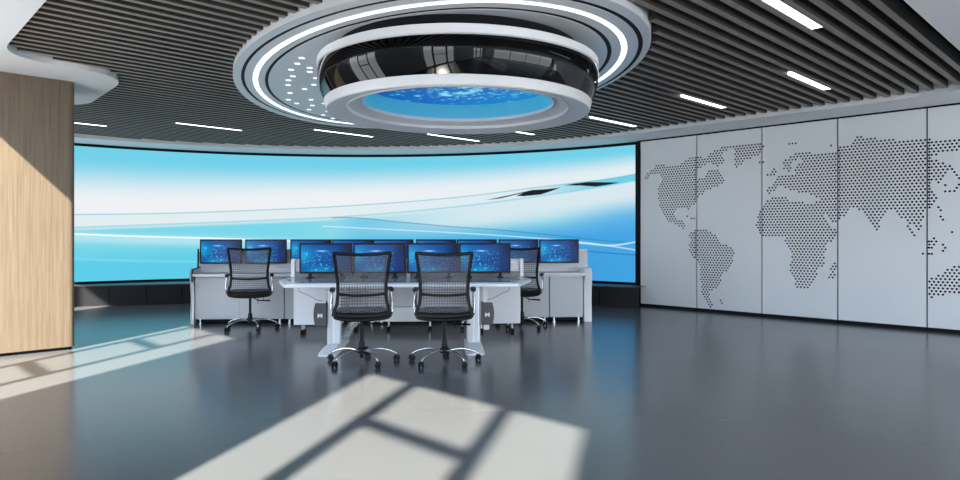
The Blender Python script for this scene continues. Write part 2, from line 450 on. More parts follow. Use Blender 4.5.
for i in range(NU+1):
    a = (A_L-.006)+(A_R+.005-A_L+.006)*i/NU; x = SCX+SR*math.cos(a); y = SCY+SR*math.sin(a)
    for j in range(NV+1):
        z = ZS0+(ZS1-ZS0)*j/NV; vs.append((x-SCX, y-SCY, z)); cols.append(wall_pic(x, z))
g.add(vs, [(i*(NV+1)+j, (i+1)*(NV+1)+j, (i+1)*(NV+1)+j+1, i*(NV+1)+j+1) for i in range(NU) for j in range(NV)])
g.build('display_surface', M['wallscreen'], vw, smooth=180, recalc=False, colors=cols)
def arcbox(name, r0, r1, z0, z1, ma, parent, a0=A_R, a1=A_L, c=(0, 0)):
    b = MB(); n = 90; P0 = arc(r0, c, n, a0, a1); P1 = arc(r1, c, n, a0, a1)
    vs = [(*p, z) for P in (P0, P1) for z in (z0, z1) for p in P]; k = n+1; fs = []
    for i in range(n):
        fs += [(i, i+1, k+i+1, k+i), (2*k+i, 2*k+i+1, 3*k+i+1, 3*k+i), (i, i+1, 2*k+i+1, 2*k+i), (k+i, k+i+1, 3*k+i+1, 3*k+i)]
    fs += [(0, k, 3*k, 2*k), (n, k+n, 3*k+n, 2*k+n)]
    b.add(vs, fs); return b.build(name, ma, parent, smooth=40)
arcbox('top_frame', SR-.02, SR+.04, ZS1-.005, 2.948, M['black'], vw)
arcbox('bottom_frame', SR-.02, SR+.04, ZS0-.045, ZS0+.005, M['black'], vw)
b = MB(); 
for a in (A_R-.002, A_L):
    p = Vector((SR*math.cos(a), SR*math.sin(a))); d = Vector((math.cos(a), math.sin(a))); t = Vector((-d.y, d.x))
    b.prism([tuple(p-d*.03-t*.03), tuple(p-d*.03+t*.01), tuple(p+d*.08+t*.01), tuple(p+d*.08-t*.03)], ZS0-.045, 2.948)
b.build('side_frame', M['black'], vw)
# ledge and skirt below the video wall
KC, KR = (-2.36, .914), 11.78
aR = 60.0
while .719*(KC[0]+KR*math.cos(math.radians(aR)))+.695*(KC[1]+KR*math.sin(math.radians(aR))) > M1-.0 and False: aR += .1
while KC[0]+KR*math.cos(math.radians(aR)) > .2402*(KC[1]+KR*math.sin(math.radians(aR))): aR += .05
angs = [math.radians(d) for d in (aR, 128)]
def skirtpt(a, off=0): return (KC[0]+(KR+off)*math.cos(a), KC[1]+(KR+off)*math.sin(a))
n = 100; P0 = [skirtpt(angs[0]+(angs[1]-angs[0])*i/n) for i in range(n+1)]
P1 = []
for p in P0:
    d = Vector((p[0]-SCX, p[1]-SCY)).normalized(); P1.append((SCX+d.x*(SR+.06), SCY+d.y*(SR+.06)))
b = MB(); kk = n+1
b.add([(*p, z) for P in (P0, P1) for z in (0, .362) for p in P], [q for i in range(n) for q in ((i, i+1, kk+i+1, kk+i), (kk+i, kk+i+1, 3*kk+i+1, 3*kk+i))])
struct(b.build('baseboard_curved', M['skirt'], smooth=40))
b = MB(); L_ = KR*(angs[1]-angs[0]); ns = int(L_/.6)
for i in range(1, ns):
    a = angs[0]+(angs[1]-angs[0])*(i*.6+.1)/L_; p = Vector(skirtpt(a, -.003)); t = Vector((-math.sin(a), math.cos(a))); d = Vector((math.cos(a), math.sin(a)))
    b.prism([tuple(p-t*.012), tuple(p+t*.012), tuple(p+t*.012+d*.01), tuple(p-t*.012+d*.01)], .01, .335)
b2 = MB(); Q0 = [skirtpt(angs[0]+(angs[1]-angs[0])*i/n, -.012) for i in range(n+1)]
b2.add([(*p, z) for z in (.345, .366) for p in Q0]+[(*p, .366) for p in P1], [q for i in range(n) for q in ((i, i+1, kk+i+1, kk+i), (kk+i, kk+i+1, 2*kk+i+1, 2*kk+i))])
struct(b.build('trim_2', M['black'])); struct(b2.build('trim_3', mat('ledge', (.055, .045, .045), .35)))

# ---------------------------------------------------------------- map wall panels
P_0 = Vector((2.86, 11.82)); Dv = Vector((.695, -.719))
def to_sz(px, py):
    u = (px-480)/f_; s = (11.82*u-2.86)/(.695+.719*u); Y = 11.82-.719*s; return s, H+(236-py)*Y/f_
NA = [(642,180.4),(648,172),(659,164),(671,166.5),(680.6,163.8),(689,158),(697,156),(706,158),(712,152),(722,147),(732,145.5),(728,150),(722,155),(724,162),(718,167),(712,163),(706,164),(698,170),(697.5,177),(705,178),(708,170),(714,168.5),(721,171),(724.5,184),(715,187.5),(706,190.5),(699.5,196.5),(696,204),(691,207),(691.5,213),(689,210),(684,207.5),(677,208.5),(674,213),(677,219),(682,219),(685,222),(686,231),(690,234),(684,229),(676,224.5),(668,221),(663,214),(661,208),(658,200),(657.5,192),(660,186),(662,180),(660,175),(652,174.5),(647,179)]
CUBA = [(687,216),(693,216.5),(696,219.5),(692,219),(687,217.8)]
GREEN = [(735,147.7),(727,147),(740,144.5),(763,142.9),(766,145.6),(758.7,156),(746,160),(737,168.5),(733.7,165.4),(735,157)]
SA = [(688.5,233),(696,229.4),(708,230.4),(716.7,235.6),(719.8,243),(731,247),(735.8,252.3),(732.3,261.7),(730,270),(723,273),(719.8,284.6),(714.6,289.8),(709.4,292),(710.4,299),(713.5,309.6),(709.4,308.5),(704,300),(701,288.7),(700.4,268),(695.8,259.6),(690,252.3),(688.5,246),(691.7,240)]
AF = [(761,209),(757,220),(756,226),(762.5,236),(785,237),(786.5,246),(790.6,252),(791.6,260),(789,268),(792.5,274.4),(797,289),(804.7,290),(810,286.6),(815,278),(819.7,268.8),(826,264),(824.4,253.8),(827,244.4),(834.7,238.8),(837.5,231),(830,226),(822,212),(812,203),(789,202),(786,195),(771.7,197.7),(765.4,200.8)]
ARAB = [(812,203),(822,199),(836,198),(850,208),(848,214),(838,221),(832,223),(822,211)]
MAD = [(828,279),(829.7,268.8),(836,262),(839,261),(836,271),(833.6,279)]
UK = [(767.5,175),(773,167),(777,171),(775,177),(768,177)]
EURAS = [(766,187),(775,184.5),(774,180),(779,175),(784,174),(790,175),(795,173),(795.5,166),(798,161),(800,166),(802,160),(798,158),(792,164),(790,171),(784,170),(783,161),(790,157),(795,152.5),(810,151),(813,155),(825,152),(837,151),(838,147),(851.7,144.4),(856,137),(870.7,136.3),(884,139.5),(903,140),(925,138.4),(945.8,141),(960,139),(972,142),(966,148),(952.7,152),(936.6,154),(932,160),(947,162.4),(950,167),(943.5,176),(940,184),(934,182),(929,183),(933,191),(937.8,199),(929.8,209.3),(924,211),(923.5,220),(919.4,229.8),(914,226),(911,224),(914,232),(916.5,240),(911,236),(907,228),(906,221.6),(897.8,214.9),(891,209.4),(884,213.5),(878.8,222),(882,233.8),(876,229.4),(869,219),(862.5,210.8),(851.7,208),(838,205),(828,200),(815.4,196.7),(807,192.5),(792.5,191.5),(780,186),(774.8,189.4),(771.7,194),(767,194)]
AUS = [(928,280),(934.7,275.9),(941,274.4),(949.7,266.9),(958,264),(968,262),(982,268),(990,282),(982,300),(966,303),(960,297.8),(954,292),(945,294.5),(928,298)]
ISL = [[(787,143.5),(799,141.5),(799,144.5),(791,146)],[(825,149),(828,145),(835,142),(835,144.5),(829,147)],[(925,240),(933,238),(938.5,236),(938,246),(933,250),(926,250)],[(942,243),(947,242),(945,252),(942,252)],
       [(919,253.5),(935,253.5),(935,257),(919,256)],[(942,184),(945,184),(948,192),(945,192)],[(949,166),(952,164),(960,178),(960,190),(950,194),(949,191),(956,187),(957,181)],[(758,160),(766,160),(766,163),(758,163)],[(938,206),(941,206),(944,222),(940,221)],[(948,231),(953,229),(952,234),(948,234)],[(720,300),(724,301),(723,304),(720,303)],[(693,160),(697,159),(697,164),(693,164)]]
POLY = [[to_sz(*p) for p in q] for q in [NA, CUBA, GREEN, SA, AF, ARAB, MAD, UK, EURAS, AUS]+ISL]
BB = [(min(p[0] for p in q), max(p[0] for p in q), min(p[1] for p in q), max(p[1] for p in q)) for q in POLY]
PW = 1.0845
dots = {}
row = 1; z = .085
while z < 2.86:
    s = .03+(.0245 if row % 2 else 0)
    while s < 6.4:
        for q, (x0, x1, y0, y1) in zip(POLY, BB):
            if x0 <= s <= x1 and y0 <= z <= y1 and inpoly(q, s, z):
                pi = int(s//PW)
                if .03 < s-pi*PW < PW-.03 or True: dots.setdefault(pi, []).append((s-pi*PW, z))
                break
        s += .049
    z += .0405; row += 1
plabels = ['white wall panel nearest the video wall, perforated with most of North America',
 'white wall panel perforated with Greenland and South America',
 'white wall panel perforated with western Europe and Africa',
 'white wall panel perforated with central Asia and India',
 'white wall panel at the right picture edge, perforated with east Asia and Australia']
rot45 = math.atan2(-.719, .695)
for i in range(11):
    s0 = i*PW
    o = P_0+Dv*(i*PW)
    w = PW
    b = MB(); b.box(.009, w-.009, -.0, .024, .05, 2.928, .002)
    if i < 5: lab = plabels[i]
    else: lab = 'white wall panel beyond the right picture edge'
    p = b.build('wall_panel', M['panel']); p.location = (o.x, o.y, 0); p.rotation_euler = (0, 0, rot45)
    tag(p, lab, 'wall panel', 'white panels of the world map wall')
    if i in dots:
        d = MB()
        for (s, z) in dots[i]:
            if s < .02 or s > PW-.02: s = min(max(s, .022), PW-.022)
            d.add([(s+.0148*math.cos(2*PI*q/8), -.0012, z+.0148*math.sin(2*PI*q/8)) for q in range(8)], [tuple(range(8))])
        c = d.build('perforation', M['perf'], p); c['kind'] = 'stuff'
# black corner post where the video wall meets the panels
b = MB(); c0 = P_0-Dv*.02
b.box(-.04, .0, -.03, .10, 0, 2.948); o = b.build('trim_4', M['black']); o.location = (P_0.x, P_0.y, 0); o.rotation_euler = (0, 0, rot45); struct(o)

# ---------------------------------------------------------------- wood column
b = MB(); pts = roundpoly([(.62, -9.25), (.62, -8.36), (1.87, -8.36), (1.87, -9.25)], [.02, .02, .07, .07], 6)
wp = [W(p[0], p[1]) for p in pts]
b.prism([(p.x, p.y) for p in wp], .035, ZC)
co = thing('column', 'square column clad in light oak at the left edge', 'column', (0, 0, 0))
b.build('cladding', M['oak'], co, smooth=35)
pts = roundpoly([(.63, -9.23), (.63, -8.38), (1.85, -8.38), (1.85, -9.23)], [.02, .02, .07, .07], 6)
b = MB(); b.prism([(W(*p).x, W(*p).y) for p in pts], 0, .035); b.build('plinth', M['black'], co)

# ================================================================ CEILING FEATURE
dk = thing('ceiling_disc', 'large white oval ceiling disc with a glowing ring, above the drum', 'ceiling feature', (0, 0, 0))
def ovalring(a0, b0, a1, b1, z, name, ma, zt=None, parent=dk):
    A = oval(a0, b0, 160, z); B = oval(a1, b1, 160, z); k = 160; m = MB()
    m.add(A+B, [(i, (i+1) % k, k+(i+1) % k, k+i) for i in range(k)])
    if zt:
        m.add(A+oval(a0, b0, 160, zt), [(i, (i+1) % k, k+(i+1) % k, k+i) for i in range(k)])
        m.add(B+oval(a1, b1, 160, zt), [(i, (i+1) % k, k+(i+1) % k, k+i) for i in range(k)])
    return m.build(name, ma, parent, smooth=40)
ZD = 2.95
# body: lower face with two grooves, outer rim
m = MB(); k = 160
rings = [(3.175, 1.985, 3.2), (3.175, 1.985, ZD), (3.035, 1.93, ZD), (3.035, 1.93, ZD+.03), (2.985, 1.895, ZD+.03), (2.985, 1.895, ZD), (2.872, 1.812, ZD), (2.872, 1.812, ZD+.012), (2.816, 1.758, ZD+.012), (2.816, 1.758, ZD),
         (2.705, 1.688, ZD), (2.705, 1.688, ZD+.03), (2.657, 1.653, ZD+.03), (2.657, 1.653, ZD), (.4, .3, ZD)]
vs = []; 
for (a, b_, z) in rings: vs += oval(a, b_, k, z)
fs = [(j*k+i, j*k+(i+1) % k, (j+1)*k+(i+1) % k, (j+1)*k+i) for j in range(len(rings)-1) for i in range(k)]
fs.append(tuple((len(rings)-1)*k+i for i in range(k)))
m.add(vs, fs); m.build('disc_body', M['disc'], dk, smooth=30)
for (a, b_, a2, b2_) in ((3.034, 1.929, 2.986, 1.896), (2.704, 1.687, 2.658, 1.654)):
    ovalring(a, b_, a2, b2_, ZD+.004, 'shadow_gap', M['black'])
ovalring(2.868, 1.808, 2.82, 1.762, ZD-.004, 'light_ring', M['glow'])
DOTS = [(352,24),(452,14),(452,35),(362,59),(338,80),(336,106),(485,69),(474,104),(424,127),(347,148),(338,184),(382,204),(459,184),(466,215),(448,237),(530,204),(523,266),(575,284),(548,247)]
DOTS = [(225+x/5.333, 65+y/5.333) for x, y in DOTS]+[(301.7, 57.8), (297.3, 63.4)]
for (px, py) in DOTS:
    Y = (ZD-H)*f_/(236-py); X = (px-480)*Y/f_
    if (X+.2)**2+(Y-6.17)**2 < 1.12**2: continue
    b = MB(); b.box(X-.026, X+.026, Y-.022, Y+.022, ZD-.007, ZD+.0, .002); b.build('slot_light', M['slot'], dk)

dr = thing('ceiling_drum', 'round drum with a black gloss band and starry blue screen hanging under the ceiling disc', 'ceiling feature', (-.2, 6.17, 0))
DN = 128
MB().lathe([(0, 2.832), (1.11, 2.832), (1.11, ZD-.001)], n=DN).build('neck', M['black'], dr, smooth=30)
MB().lathe([(1.04, 2.828), (1.27, 2.828), (1.283, 2.82), (1.288, 2.755), (1.275, 2.746), (1.1, 2.746)], n=DN).build('upper_ring', M['white'], dr, smooth=30)
MB().lathe([(1.2, 2.748), (1.281, 2.743), (1.286, 2.70), (1.28, 2.62), (1.258, 2.54), (1.218, 2.462), (1.15, 2.46)], n=DN).build('black_band', M['gloss'], dr, smooth=50)
MB().lathe([(1.15, 2.464), (1.222, 2.464), (1.224, 2.455), (1.208, 2.39), (1.20, 2.383), (1.19, 2.385), (1.025, 2.424), (1.022, 2.412), (1.012, 2.412), (1.004, 2.44), (.895, 2.484), (.892, 2.468), (.882, 2.468), (.878, 2.50)], n=DN).build('lower_ring', M['white'], dr, smooth=30)
MB().lathe([(.88, 2.486), (.878, 2.645)], n=DN).build('inner_wall', M['cyan'], dr, smooth=30)
# starry screen: polar grid
stars = [(random.gauss(.15, .5), random.gauss(0, .45), random.choice([.010, .012, .015, .02]), random.uniform(.35, 1)) for _ in range(520)]
stars += [(random.uniform(-.6, .8), random.uniform(-.8, .6), random.uniform(.03, .045), random.uniform(.6, 1.1)) for _ in range(26)]
def star_pic(x, y):
    t = sm(-.9, .9, x+.4*y); c = lerp(srgb(0, 72, 160)[:3], srgb(0, 125, 205)[:3], t)
    k = .5+.5*math.sin(3.1*x+1.7*y+2*math.sin(2.3*y)); c = lerp(c, srgb(0, 95, 200)[:3], k*.5)
    v = 0
    for sx, sy, sr, sb in stars:
        d2 = (x-sx)**2+((y-sy))**2
        if d2 < (sr*3)**2: v += sb*math.exp(-d2/(sr*sr))
    return lerp(c, srgb(150, 240, 255)[:3], min(1, v))
m = MB(); vs = [(0, 0, 2.645)]; cols = [star_pic(0, 0)]; NR, NA_ = 90, 380
for i in range(1, NR+1):
    for j in range(NA_):
        a = 2*PI*j/NA_; r = .878*i/NR; x, y = r*math.cos(a), r*math.sin(a); vs.append((x, y, 2.645)); cols.append(star_pic(x, y))
fs = [(0, 1+j, 1+(j+1) % NA_) for j in range(NA_)]+[(1+(i-1)*NA_+j, 1+i*NA_+j, 1+i*NA_+(j+1) % NA_, 1+(i-1)*NA_+(j+1) % NA_) for i in range(1, NR) for j in range(NA_)]
m.add(vs, fs); m.build('star_screen', M['starscreen'], dr, recalc=False, colors=cols)

# linear lights between the slats
LN = ['long bright ceiling light cut by the top picture edge', 'bright linear ceiling light over the map wall, second from the right',
 'linear ceiling light above the seam of the first two map panels', 'slim ceiling light just right of the hanging drum, near the video wall corner',
 'thin linear light at the far left, between column and oval disc', 'thin linear light right beside the top of the oak column',
 'thin linear light just below the left end of the oval disc', 'thin linear light under the front left of the drum rim, near the video wall',
 'short looking linear light peeking out below the right of the drum rim']
for (a, b_, n), lab in zip(LL, LN):
    m = MB(); w = .043; vs = [W(mm, nn, z) for mm in (a, b_) for nn in (n-w, n+w) for z in (3.004, 3.035)]
    c = W((a+b_)/2, n); vs = [v-c for v in vs]
    fx = thing('linear_light', lab, 'ceiling light', (c.x, c.y, 0), 0, 'linear lights between the slats')
    m.add(vs, [(0, 1, 3, 2), (4, 6, 7, 5), (0, 4, 5, 1), (2, 3, 7, 6), (0, 2, 6, 4), (1, 5, 7, 3)]); m.build('diffuser', M['light'], fx)
    h = MB(); w2 = .046; vs = [W(mm, nn, z)-c for mm in (a-.02, b_+.02) for nn in (n-w2, n+w2) for z in (3.036, 3.10)]
    h.add(vs, [(0, 1, 3, 2), (4, 6, 7, 5), (0, 4, 5, 1), (2, 3, 7, 6), (0, 2, 6, 4), (1, 5, 7, 3)]); h.build('housing', M['alu'], fx)

# ================================================================ OFFICE CHAIR
def half(z):    # half width of the back at height z
    pts = [(.47, .262), (.52, .266), (.60, .238), (.69, .226), (.80, .228), (.95, .244), (1.09, .262)]
    for i in range(len(pts)-1):
        if z <= pts[i+1][0]:
            t = (z-pts[i][0])/(pts[i+1][0]-pts[i][0]); return pts[i][1]+(pts[i+1][1]-pts[i][1])*t
    return pts[-1][1]
def by(z): return -.235-.03*math.sin((z-.5)/.6*PI)*-1-.085*max(0, (z-.62)/.47)**1.3
def make_chair():
    c = thing('office_chair', '', 'chair')
    # seat
    bm = bmesh.new(); nx, ny = 12, 12
    rows = []
    m = MB(); vs = []; ins = []
    top = lambda u, v: .525+.012*(1-u*u)*(1-v*v)*2+ -.02*(v > .6)*((v-.6)/.4)**2
    K = 14
    def outline(s):   # superellipse footprint
        o = []
        for i in range(40):
            a = 2*PI*i/40; ca, sa = math.cos(a), math.sin(a)
            o.append((s*.268*math.copysign(abs(ca)**.55, ca), s*.245*math.copysign(abs(sa)**.55, sa)))
        return o
    prof = [(0, .535), (.5, .535), (.85, .532), (.96, .524), (1, .508), (.99, .49), (.93, .47), (.8, .46), (0, .455)]
    vs = []; 
    for s, z in prof:
        for (x, y) in outline(max(s, .001)):
            vs.append((x, y, z-(.0 if s < .3 else .012*abs(y/.245)**3)+(.018*abs(x/.268)**2 if z < .5 else 0)))
    k = 40; m.add(vs, [(i*k+j, i*k+(j+1) % k, (i+1)*k+(j+1) % k, (i+1)*k+j) for i in range(len(prof)-1) for j in range(k)])
    m.build('seat', M['fabric'], c, smooth=60)
    # back frame: closed loop of flattened tube
    L = [(-half(z), by(z), z) for z in [.485, .52, .56, .60, .65, .69, .75, .8, .87, .95, 1.02, 1.075]]
    tp = [(-half(1.09)+.005, by(1.09), 1.088), (-.2, by(1.085), 1.083), (-.1, by(1.075), 1.076), (0, by(1.07), 1.073)]
    tp = tp+[(-x, y, z) for x, y, z in tp[-2::-1]]
    Rr = [(-x, y, z) for x, y, z in L[::-1]]
    bt = [(.225, by(.47), .465), (.12, by(.46), .452), (0, by(.46), .448), (-.12, by(.46), .452), (-.225, by(.47), .465)]
    loop = L+tp+Rr+bt; loop = spline(loop+[loop[0]], 3)
    m = MB(); m.tube(loop, .0145, 8, flat=(1, 1.15)); m.build('back_frame', M['plastic'], c, smooth=60)
    m = MB(); m.tube(spline([(-half(.69), by(.69), .695), (-.11, by(.69)-.008, .684), (0, by(.69)-.01, .681), (.11, by(.69)-.008, .684), (half(.69), by(.69), .695)], 5), .0115, 8, flat=(1.1, .8)); m.build('lumbar_bar', M['plastic'], c, smooth=60)
    m = MB(); nu, nv = 12, 22; vs = []
    for j in range(nv+1):
        z = .475+(1.078-.475)*j/nv
        for i in range(nu+1):
            u = -1+2*i/nu; sag = .016*(1-u*u)
            zz = z-(.012*(1-u*u) if j == nv else 0)+(-.018*(1-u*u) if j == 0 else 0)
            vs.append((u*(half(z)-.004), by(z)+sag*.6, zz))
    m.add(vs, [(j*(nu+1)+i, j*(nu+1)+i+1, (j+1)*(nu+1)+i+1, (j+1)*(nu+1)+i) for j in range(nv) for i in range(nu)])
    m.build('back_mesh', M['net'], c, smooth=80)
    # lower back cushion bar joining seat and frame
    m = MB(); m.tube(spline([(-.25, by(.5), .50), (-.13, by(.5)-.004, .487), (0, by(.5)-.006, .483), (.13, by(.5)-.004, .487), (.25, by(.5), .50)], 5), .025, 8, flat=(1.2, .7)); m.build('seat_rear_rail', M['plastic'], c, smooth=60)
    # armrests
    for s in (-1, 1):
        a = MB(); a.tube(spline([(s*.245, -.17, .475), (s*.285, -.17, .50), (s*.292, -.165, .60), (s*.282, -.15, .70), (s*.28, -.06, .716), (s*.28, .03, .712), (s*.286, .06, .65), (s*.282, .07, .52), (s*.245, .07, .475)], 5), .0125, 8, flat=(.8, 1.2))
        ao = a.build('armrest', M['chrome'], c, smooth=60)
        p = MB(); p.box(s*.28-.026, s*.28+.026, -.20, .05, .716, .744, .011); p.build('arm_pad', M['plastic'], ao, smooth=50)
    # mechanism, lever, lift
    m = MB(); m.box(-.08, .08, -.11, .12, .425, .458, .008); m.box(-.16, .16, -.10, -.07, .44, .462, .004); m.box(-.16, .16, .07, .10, .44, .462, .004); m.build('seat_mechanism', M['plastic'], c)
    m = MB(); m.tube([(.03, -.03, .43), (.10, -.05, .385), (.25, -.06, .382)], [.006, .007, .011], 8); m.tube([(.1, -.05, .455), (.1, -.05, .345)], .0035, 6); m.tube([(.17, -.05, .46), (.17, -.05, .385)], .0035, 6)
    m.tube([(.16, -.06, .382), (.255, -.06, .380)], [.013, .017], 8, flat=(.6, 1.2)); m.build('lever', M['plastic'], c)
    m = MB(); m.lathe([(0, .44), (.017, .44), (.017, .215), (.026, .21), (.032, .15), (.034, .10), (0, .10)], n=16); m.build('gas_lift', M['plastic'], c, smooth=40)
    m = MB(); m.lathe([(.03, .155), (.045, .14), (.052, .115), (.048, .095), (.02, .085), (.018, .045), (0, .045)], n=20); m.build('hub', M['plastic'], c, smooth=40)
    for d in (90, 18, 162, -54, -126):
        a = math.radians(d); ca, sa = math.cos(a), math.sin(a)
        pr = [(.04, .118), (.10, .128), (.18, .128), (.26, .112), (.325, .085), (.345, .070)]
        m = MB(); m.tube(spline([(r*ca, r*sa, z) for r, z in pr], 4), [.016-.006*i/20 for i in range(21)], 8, flat=(.85, 1.05)); m.tube([(.343*ca, .343*sa, .075), (.343*ca, .343*sa, .045)], .008, 8)
        leg = m.build('base_arm', M['chrome'], c, smooth=60)
        ta = a+random.choice([.5, -.4, .9]); tx, ty = math.cos(ta), math.sin(ta)
        m = MB()
        for s in (-1, 1):
            cx, cy = .35*ca-tx*.0*s, .35*sa
            pc = Vector((cx, cy, .028)); axv = Vector((-ty, tx, 0))
            m.tube([pc+axv*(s*.006), pc+axv*(s*.010), pc+axv*(s*.024), pc+axv*(s*.027)], [.022, .028, .028, .022], 14)
        m.tube([(.35*ca, .35*sa, .028), (.35*ca, .35*sa, .062)], [.018, .021], 10)
        m.build('caster', M['plastic'], leg, smooth=50)
    return c
ch = make_chair()
CH = [(-1.17, 6.55, 11, 'black mesh office chair pushed up to the left half of the front desk'),
      (-.350, 6.55, 2, 'black mesh office chair pushed up to the right half of the front desk'),
      (-3.09, 8.90, 17, 'black mesh office chair at the left end of the long rear desk'),
      (.577, 9.10, -10, 'black mesh office chair half hidden behind the right end of the front desk')]
for i, (x, y, r, lab) in enumerate(CH):
    o = ch if i == 0 else copy_tree(ch)
    o.location = (x, y, 0); o.rotation_euler = (0, 0, math.radians(r))
    for q in COL.objects:      # the star base swivels freely under the seat
        if q.parent == o and q.name.startswith('base_arm'): q.rotation_euler = (0, 0, -math.radians(r))
    tag(o, lab, 'chair', 'mesh office chairs at the desks')

# ================================================================ MONITORS
rnd = random.Random(3)
sp_ = [(rnd.uniform(.04, .8), rnd.uniform(.04, .75), rnd.choice([.006, .009, .012]), rnd.uniform(.4, 1)) for _ in range(80)]
sp_ += [(.12, .66, .022, 1), (.37, .44, .016, 1), (.40, .28, .018, 1), (.30, .07, .02, 1), (.50, .10, .016, .9)]
def mon_pic(u, v):
    c = lerp(srgb(5, 80, 160)[:3], srgb(4, 48, 112)[:3], sm(.3, 1, u))
    c = lerp(c, srgb(0, 175, 230)[:3], .8*math.exp(-(u/.22)**2-((v-.62)/.3)**2))
    c = lerp(c, srgb(10, 165, 220)[:3], .65*math.exp(-((u-.38)/.25)**2-((v-.0)/.18)**2))
    c = lerp(c, srgb(8, 110, 190)[:3], .6*math.exp(-((u-.4)/.3)**2-((v-.75)/.12)**2))
    c = lerp(c, srgb(5, 18, 55)[:3], .9*sm(.75, 1.0, u)*sm(.2, .9, v)); c = lerp(c, srgb(12, 26, 96)[:3], .7*sm(.7, 1, u)*(1-sm(.05, .5, v)))
    w = 1.75
    s = math.exp(-((u-.42)/.09)**2-((v-.77)/.018)**2); c = lerp(c, srgb(170, 240, 255)[:3], min(1, s))
    for a, b_, k in ((.55, .62, .25), (.3, .56, .2), (.62, .5, .15), (.2, .4, .2)):
        c = lerp(c, srgb(60, 180, 230)[:3], k*math.exp(-((u-a)/.14)**2-((v-b_)/.012)**2))
    for a, b_, r, k in sp_:
        d2 = ((u-a)*w)**2+((v-b_))**2
        if d2 < 9*(r*1.3)**2: c = lerp(c, srgb(120, 230, 250)[:3], min(1, k*math.exp(-d2/(r*1.3)**2)))
    return c
def make_monitor(w, h, zb, feet):
    """origin on the desk; zb height of the lower edge above it"""
    c = thing('monitor', '', 'monitor')
    m = MB(); m.box(-w/2, w/2, -.012, .022, zb, zb+h, .003); m.box(-w*.3, w*.3, .02, .045, zb+h*.2, zb+h*.8, .008); m.build('casing', M['plastic'], c)
    g = MB(); U, V = 110, 64; vs = []; cols = []; bz = .021
    for i in range(U+1):
        for j in range(V+1):
            u, v = i/U, j/V; vs.append((-w/2+bz+u*(w-2*bz), -.0135, zb+bz+v*(h-2*bz))); cols.append(mon_pic(u, v))
    g.add(vs, [(i*(V+1)+j, (i+1)*(V+1)+j, (i+1)*(V+1)+j+1, i*(V+1)+j+1) for i in range(U) for j in range(V)])
    g.build('display', M['monscreen'], c, recalc=False, colors=cols)
    for s in feet:
        f = MB(); f.box(s*w*.30-.035, s*w*.30+.035, -.055, .075, 0, .012, .003); f.box(s*w*.30-.018, s*w*.30+.018, -.005, .022, .008, zb+.02, .002); f.build('foot', M['plastic'], c)
    if not feet:
        f = MB(); f.box(-.06, .06, .04, .082, zb+h*.3, zb+h*.5, .004); f.build('mount', M['plastic'], c)
    return c

# ================================================================ FRONT DESK
FR = math.radians(3); FO = Vector((-.825, 7.03, 0))
def FP(x, y, z=0): return FO+Vector((x*math.cos(FR)-y*math.sin(FR), x*math.sin(FR)+y*math.cos(FR), z))
TT = .742
fd = thing('control_desk', 'white front control desk with chamfered ends, pillar legs and a louvred back', 'desk', FO, FR)
top = roundpoly([(-1.245, 0), (1.245, 0), (1.485, .80), (1.41, 1.12), (-1.41, 1.12), (-1.49, .80)], [.05, .05, .04, .01, .01, .04], 5)
m = MB(); m.prism([tuple(p) for p in top], TT-.04, TT, 'z', .008); m.build('tabletop', M['desk'], fd, smooth=35)
inl = roundpoly([(-1.19, .16), (1.19, .16), (1.385, .72), (1.34, 1.10), (-1.34, 1.10), (-1.385, .72)], [.05, .05, .04, .01, .01, .04], 5)
m = MB(); m.prism([tuple(p) for p in inl], TT, TT+.002); m.build('inlay', M['inlay'], fd)
